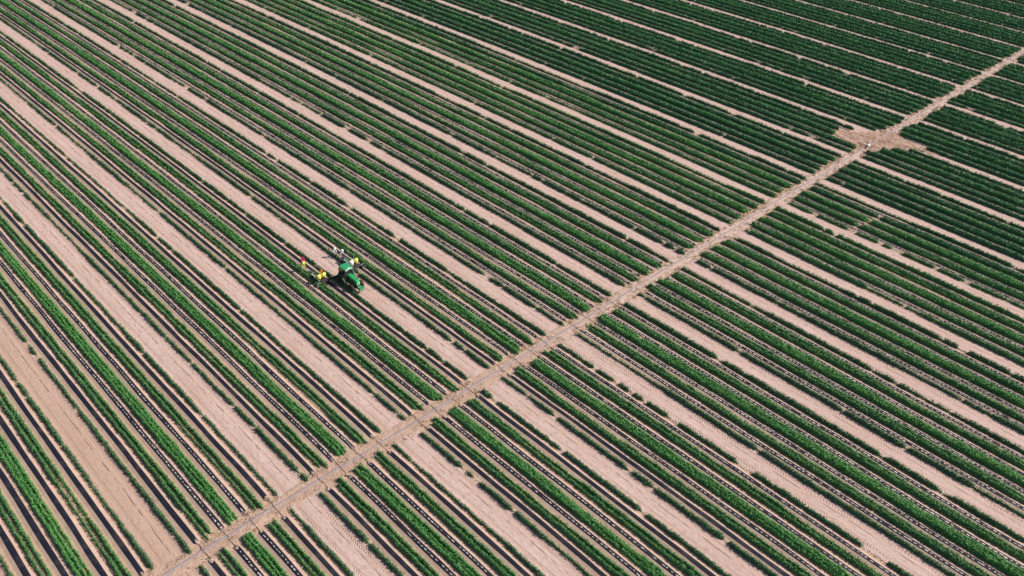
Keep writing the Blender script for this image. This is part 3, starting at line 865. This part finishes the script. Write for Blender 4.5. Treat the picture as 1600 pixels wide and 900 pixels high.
def seedling_tray(x, y, z, rz, label):
    o = thing('seedling_tray', label, 'tray', (x, y, z), rz, 'trays of seedlings on the planting machine')
    MB().box(-.17, .17, -.34, .34, 0, .05, .008).build('tray_base', M['tray'], o)
    V, Fc = [], []
    for a in range(5):
        for b_ in range(10):
            for c_ in range(3):
                x0, y0 = -.14 + a * .07 + random.gauss(0, .01), -.31 + b_ * .068 + random.gauss(0, .01)
                an = random.uniform(0, 6.3); d = Vector((math.cos(an) * .05, math.sin(an) * .05, .07)); s_ = Vector((-math.sin(an), math.cos(an), 0)) * .022
                p_ = Vector((x0, y0, .05)); k = len(V)
                V.extend([p_, p_ + d * .6 + s_, p_ + d * 1.3, p_ + d * .6 - s_]); Fc.append((k, k + 1, k + 2, k + 3))
    link('seedlings', mesh_from('seedlings', np.array([tuple(q) for q in V]), np.array(Fc), M['seedling']), o)
for s, wing in ((1, 'near'), (-1, 'far')):
    for k, yy_ in enumerate((-3.4, -3.82)):
        x_, y_ = -s * WING, yy_
        seedling_tray(MX - s * WING * S, MY - yy_ * S, 1.026 * S, math.pi / 2 + random.uniform(-.06, .06), f'green seedling tray on {wing} wing of planting machine, {"front" if k == 0 else "rear"} of its rack')
cr_t = thing('crate', 'pale crate carried on the hitch close behind the green tractor cab', 'crate', (TX + .1, TY + 1.24 * S, 1.078 * S), .1)
MB().box(-.42, .42, -.2, .2, 0, .05, .01).box(-.42, .42, -.2, -.16, .05, .34, .01).box(-.42, .42, .16, .2, .05, .34, .01).box(-.42, -.38, -.16, .16, .05, .34, .01).box(.38, .42, -.16, .16, .05, .34, .01).build('crate_body', M['crate'], cr_t)
MB().box(-.34, .30, -.13, .13, .05, .26, .04).build('lining', M['white'], cr_t)
jg = thing('jug', 'white plastic jug standing on the toolbar between tractor and yellow tanks', 'jug', (MX - 1.45, MY + 1.46 * S, .808 * S), .4)
MB().lathe([(.10, 0), (.12, .03), (.12, .20), (.05, .29), (.045, .34), (.001, .34)], 'z', (0, 0, 0), 14).build('jug_body', M['white'], jg, True)
MB().tube([(.10, 0, .10), (.17, 0, .14), (.16, 0, .24), (.06, 0, .28)], .018, 6).build('handle', M['white'], jg)

# ------------------------------------------------------------------ workers
def person(label, loc, rotz, shirt, trousers, hat=None, lean=0.0, seated=False, reach=0.3, stride=0.2, scale=1.0, headtilt=0.2):
    """faces +y; one skinned body, clothes by region"""
    J = {}; E_ = []; Rr = {}; lab = {}
    def j(n_, p, r, l, par=None):
        J[n_] = Vector(p); Rr[n_] = r; lab[n_] = l
        if par: E_.append((par, n_))
    hipz = .48 if seated else .90
    dirv = Vector((0, math.sin(lean), math.cos(lean)))
    pel = Vector((0, 0, hipz))
    j('pelvis', pel, (.145, .10), 'trousers')
    j('waist', pel + dirv * .16, (.135, .095), 'shirt', 'pelvis')
    j('chest', pel + dirv * .38, (.165, .11), 'shirt', 'waist')
    j('neckbase', pel + dirv * .52, (.075, .07), 'shirt', 'chest')
    nd = Vector((0, math.sin(lean * .6 + headtilt), math.cos(lean * .6 + headtilt)))
    j('neck', J['neckbase'] + nd * .07, (.055, .055), 'skin', 'neckbase')
    j('head', J['neck'] + nd * .12 + Vector((0, .015, 0)), (.088, .10), 'skin', 'neck')
    j('crown', J['head'] + nd * .09, (.075, .085), 'hair', 'head')
    fwd = Vector((0, math.cos(lean * .6 + headtilt), -math.sin(lean * .6 + headtilt)))
    j('nose', J['head'] + fwd * .105, (.016, .016), 'skin', 'head')
    for s, sd in ((-1, 'l'), (1, 'r')):
        sh = pel + dirv * .47 + Vector((s * .18, 0, 0))
        j('sh' + sd, sh, (.068, .068), 'shirt', 'chest')
        el = sh + Vector((s * .05, reach * .45, -.26)) + dirv * .0
        j('el' + sd, el, (.048, .048), 'shirt', 'sh' + sd)
        wr = el + Vector((-s * .03, reach * .75 + .04, -.20 + reach * .15))
        j('wr' + sd, wr, (.034, .03), 'skin', 'el' + sd)
        fd = (wr - el).normalized()
        pm_ = wr + fd * .07
        j('palm' + sd, pm_, (.036, .022), 'skin', 'wr' + sd)
        side = Vector((1, 0, 0))
        for k, ln in enumerate((.062, .075, .070, .055)):
            b0 = pm_ + side * ((k - 1.5) * .021) + fd * .025
            j(f'f{k}a' + sd, b0, (.0095, .0095), 'skin', 'palm' + sd)
            j(f'f{k}b' + sd, b0 + fd * ln * .6 + Vector((0, 0, -.008)), (.0085, .0085), 'skin', f'f{k}a' + sd)
            j(f'f{k}c' + sd, b0 + fd * ln + Vector((0, 0, -.03)), (.0075, .0075), 'skin', f'f{k}b' + sd)
        j('t1' + sd, wr + fd * .035 - side * s * .04, (.011, .011), 'skin', 'wr' + sd)
        j('t2' + sd, wr + fd * .08 - side * s * .052 + Vector((0, 0, -.012)), (.009, .009), 'skin', 't1' + sd)
        hp_ = pel + Vector((s * .095, 0, -.05))
        j('hip' + sd, hp_, (.092, .092), 'trousers', 'pelvis')
        if seated:
            kn = hp_ + Vector((s * .10, .42, .02)); an = kn + Vector((0, .05, -.38))
        else:
            st = stride * s
            kn = hp_ + Vector((s * .015, st * .5 + .04, -.40)); an = Vector((s * .12, st * .95, .085))
        j('kn' + sd, kn, (.062, .062), 'trousers', 'hip' + sd)
        j('an' + sd, an, (.045, .045), 'boot', 'kn' + sd)
        j('toe' + sd, an + Vector((s * .02, .17, -.045)), (.042, .034), 'boot', 'an' + sd)
    names = list(J)
    bm = bmesh.new(); lay = bm.verts.layers.skin.verify()
    vs = {}
    for n_ in names:
        v = bm.verts.new(J[n_]); v[lay].radius = Rr[n_]; v[lay].use_root = (n_ == 'pelvis'); vs[n_] = v
    for a, b_ in E_: bm.edges.new((vs[a], vs[b_]))
    me = bpy.data.meshes.new('person'); bm.to_mesh(me); bm.free()
    tmp = bpy.data.objects.new('person', me); COL.objects.link(tmp)
    tmp.modifiers.new('skin', 'SKIN').use_smooth_shade = True
    md = tmp.modifiers.new('sub', 'SUBSURF'); md.levels = 2; md.render_levels = 2
    dg = bpy.context.evaluated_depsgraph_get(); dg.update()
    body = bpy.data.meshes.new_from_object(tmp.evaluated_get(dg))
    bpy.data.objects.remove(tmp)
    slots = {'skin': M['skin'], 'shirt': shirt, 'trousers': trousers, 'boot': M['boot'], 'hair': M['hair']}
    keys = list(slots); body.materials.clear()
    for k in keys: body.materials.append(slots[k])
    # clothes region: by the bone that lies closest, parent side of a joint keeps the parent's cloth
    seg = [(J[a], J[b_], lab[a], lab[b_]) for a, b_ in E_]
    for f in body.polygons:
        c = Vector(f.center); best = (9, 'shirt')
        for a, b_, la, lb in seg:
            d = b_ - a; tt = max(0, min(1, (c - a).dot(d) / max(1e-9, d.length_squared)))
            q = (c - a - d * tt).length
            if q < best[0]:
                cut = .8 if lb == 'boot' else (.85 if lb == 'skin' and la == 'shirt' else .5)
                best = (q, lb if tt > cut else la)
        f.material_index = keys.index(best[1])
    o = link('person', body, None, loc, rotz)
    o.scale = (scale,) * 3
    tag(o, label, 'person', 'field workers with the planting machine')
    hc = J['head']
    # eyes, mouth and ears are small pieces on the head; hair or hat is its own piece
    fc = MB()
    up = nd; sx = Vector((1, 0, 0))
    for s in (-1, 1):
        e = hc + fwd * .088 + sx * s * .032 + up * .018
        fc.box(e.x - .011, e.x + .011, e.y - .008, e.y + .008, e.z - .006, e.z + .006, .003)
    mth = hc + fwd * .09 - up * .045
    fc.box(mth.x - .022, mth.x + .022, mth.y - .006, mth.y + .006, mth.z - .004, mth.z + .004, .002)
    fc.build('face', M['hair'], o)
    if hat:
        hb = MB().lathe([(.19, 0), (.17, .012), (.105, .02), (.10, .10), (.07, .13), (.001, .135)], 'z', (0, 0, 0), 20)
        ho = hb.build('hat', hat, o, True)
        ho.location = hc + up * .055
        ho.rotation_euler = (-(lean * .6 + headtilt), 0, 0)
    else:
        hb = MB(); bmesh.ops.create_icosphere(hb.bm, subdivisions=3, radius=.105)
        for v in hb.bm.verts:
            v.co.z = max(v.co.z, -.045); v.co.y = min(v.co.y, .055)
        ho = hb.build('hair', M['hair'], o, True)
        ho.location = hc + up * .05 - fwd * .015
        ho.rotation_euler = (-(lean * .6 + headtilt), 0, 0)
    return o

AX = float(row_x(-1.0, 32.0))
red = cloth('red_cloth', (.66, .035, .10)); hivis = cloth('hivis_cloth', (.72, .80, .04)); whitec = cloth('white_cloth', (.74, .73, .78))
blue = cloth('blue_cloth', (.05, .22, .48)); grey_t = cloth('grey_cloth', (.34, .34, .38)); jean = cloth('denim', (.08, .11, .20))
orange = cloth('orange_cloth', (.62, .25, .05)); pale_t = cloth('pale_cloth', (.52, .50, .50)); straw = cloth('straw', (.30, .13, .05)); dk = cloth('dark_cloth', (.04, .04, .06))
person('person in red shirt and grey trousers walking behind the near yellow tanks', (AX - 2.95, 34.45, .0), math.pi, red, grey_t, None, .25, False, .25, .22)
person('person in bright yellow shirt and pale trousers bending behind the near yellow tanks', (AX - 3.72, 33.25, 0), math.pi, hivis, pale_t, hivis, .55, False, .15, .15)
person('person in orange shirt and brown hat seated beside a near yellow tank', (MX - 2.66 + .48, MY + 3.28 * S, .42), math.pi, orange, dk, straw, .2, True, .4)
person('person in white shirt walking furthest back behind the far tanks', (AX + 1.55, 33.3, 0), math.pi, whitec, jean, whitec, .3, False, .25, .2)
person('person in white shirt bending beside the blue-shirted person', (AX + 2.25, 32.8, 0), math.pi, whitec, pale_t, whitec, .9, False, .1, .15)
person('person in blue shirt crouched on the far seat of the planting machine', (MX + 2.66 - .33 * S, MY + 4.75 * S, -.02), math.pi, blue, dk, None, .5, True, .35)

# ------------------------------------------------------------------ light
wd = bpy.data.worlds.new('World'); scene.world = wd; wd.use_nodes = True
sky = wd.node_tree.nodes.new('ShaderNodeTexSky')
sky.sky_type = 'NISHITA'; sky.sun_disc = False
sky.sun_elevation = SUN_EL; sky.sun_rotation = SUN_AZ
bg = wd.node_tree.nodes['Background']; bg.inputs['Strength'].default_value = 0.050
wd.node_tree.links.new(sky.outputs[0], bg.inputs['Color'])
sl = bpy.data.lights.new('sun', 'SUN'); sl.energy = 3.6; sl.angle = R(0.53); sl.color = (1, .94, .86)
so = bpy.data.objects.new('sun', sl); COL.objects.link(so)
dsun = Vector((math.sin(SUN_AZ) * math.cos(SUN_EL), math.cos(SUN_AZ) * math.cos(SUN_EL), math.sin(SUN_EL)))
so.rotation_euler = (-dsun).to_track_quat('-Z', 'Y').to_euler()
so.location = (0, 0, 120)
scene.view_settings.view_transform = 'Standard'
scene.view_settings.look = 'None'
scene.view_settings.exposure = 0.86
scene.view_settings.gamma = 1.0
scene.render.engine = 'CYCLES'
scene.cycles.max_bounces = 6
print('strips', n_strip, 'beds', n_bed, 'polys', sum(len(q.polygons) for q in bpy.data.meshes))
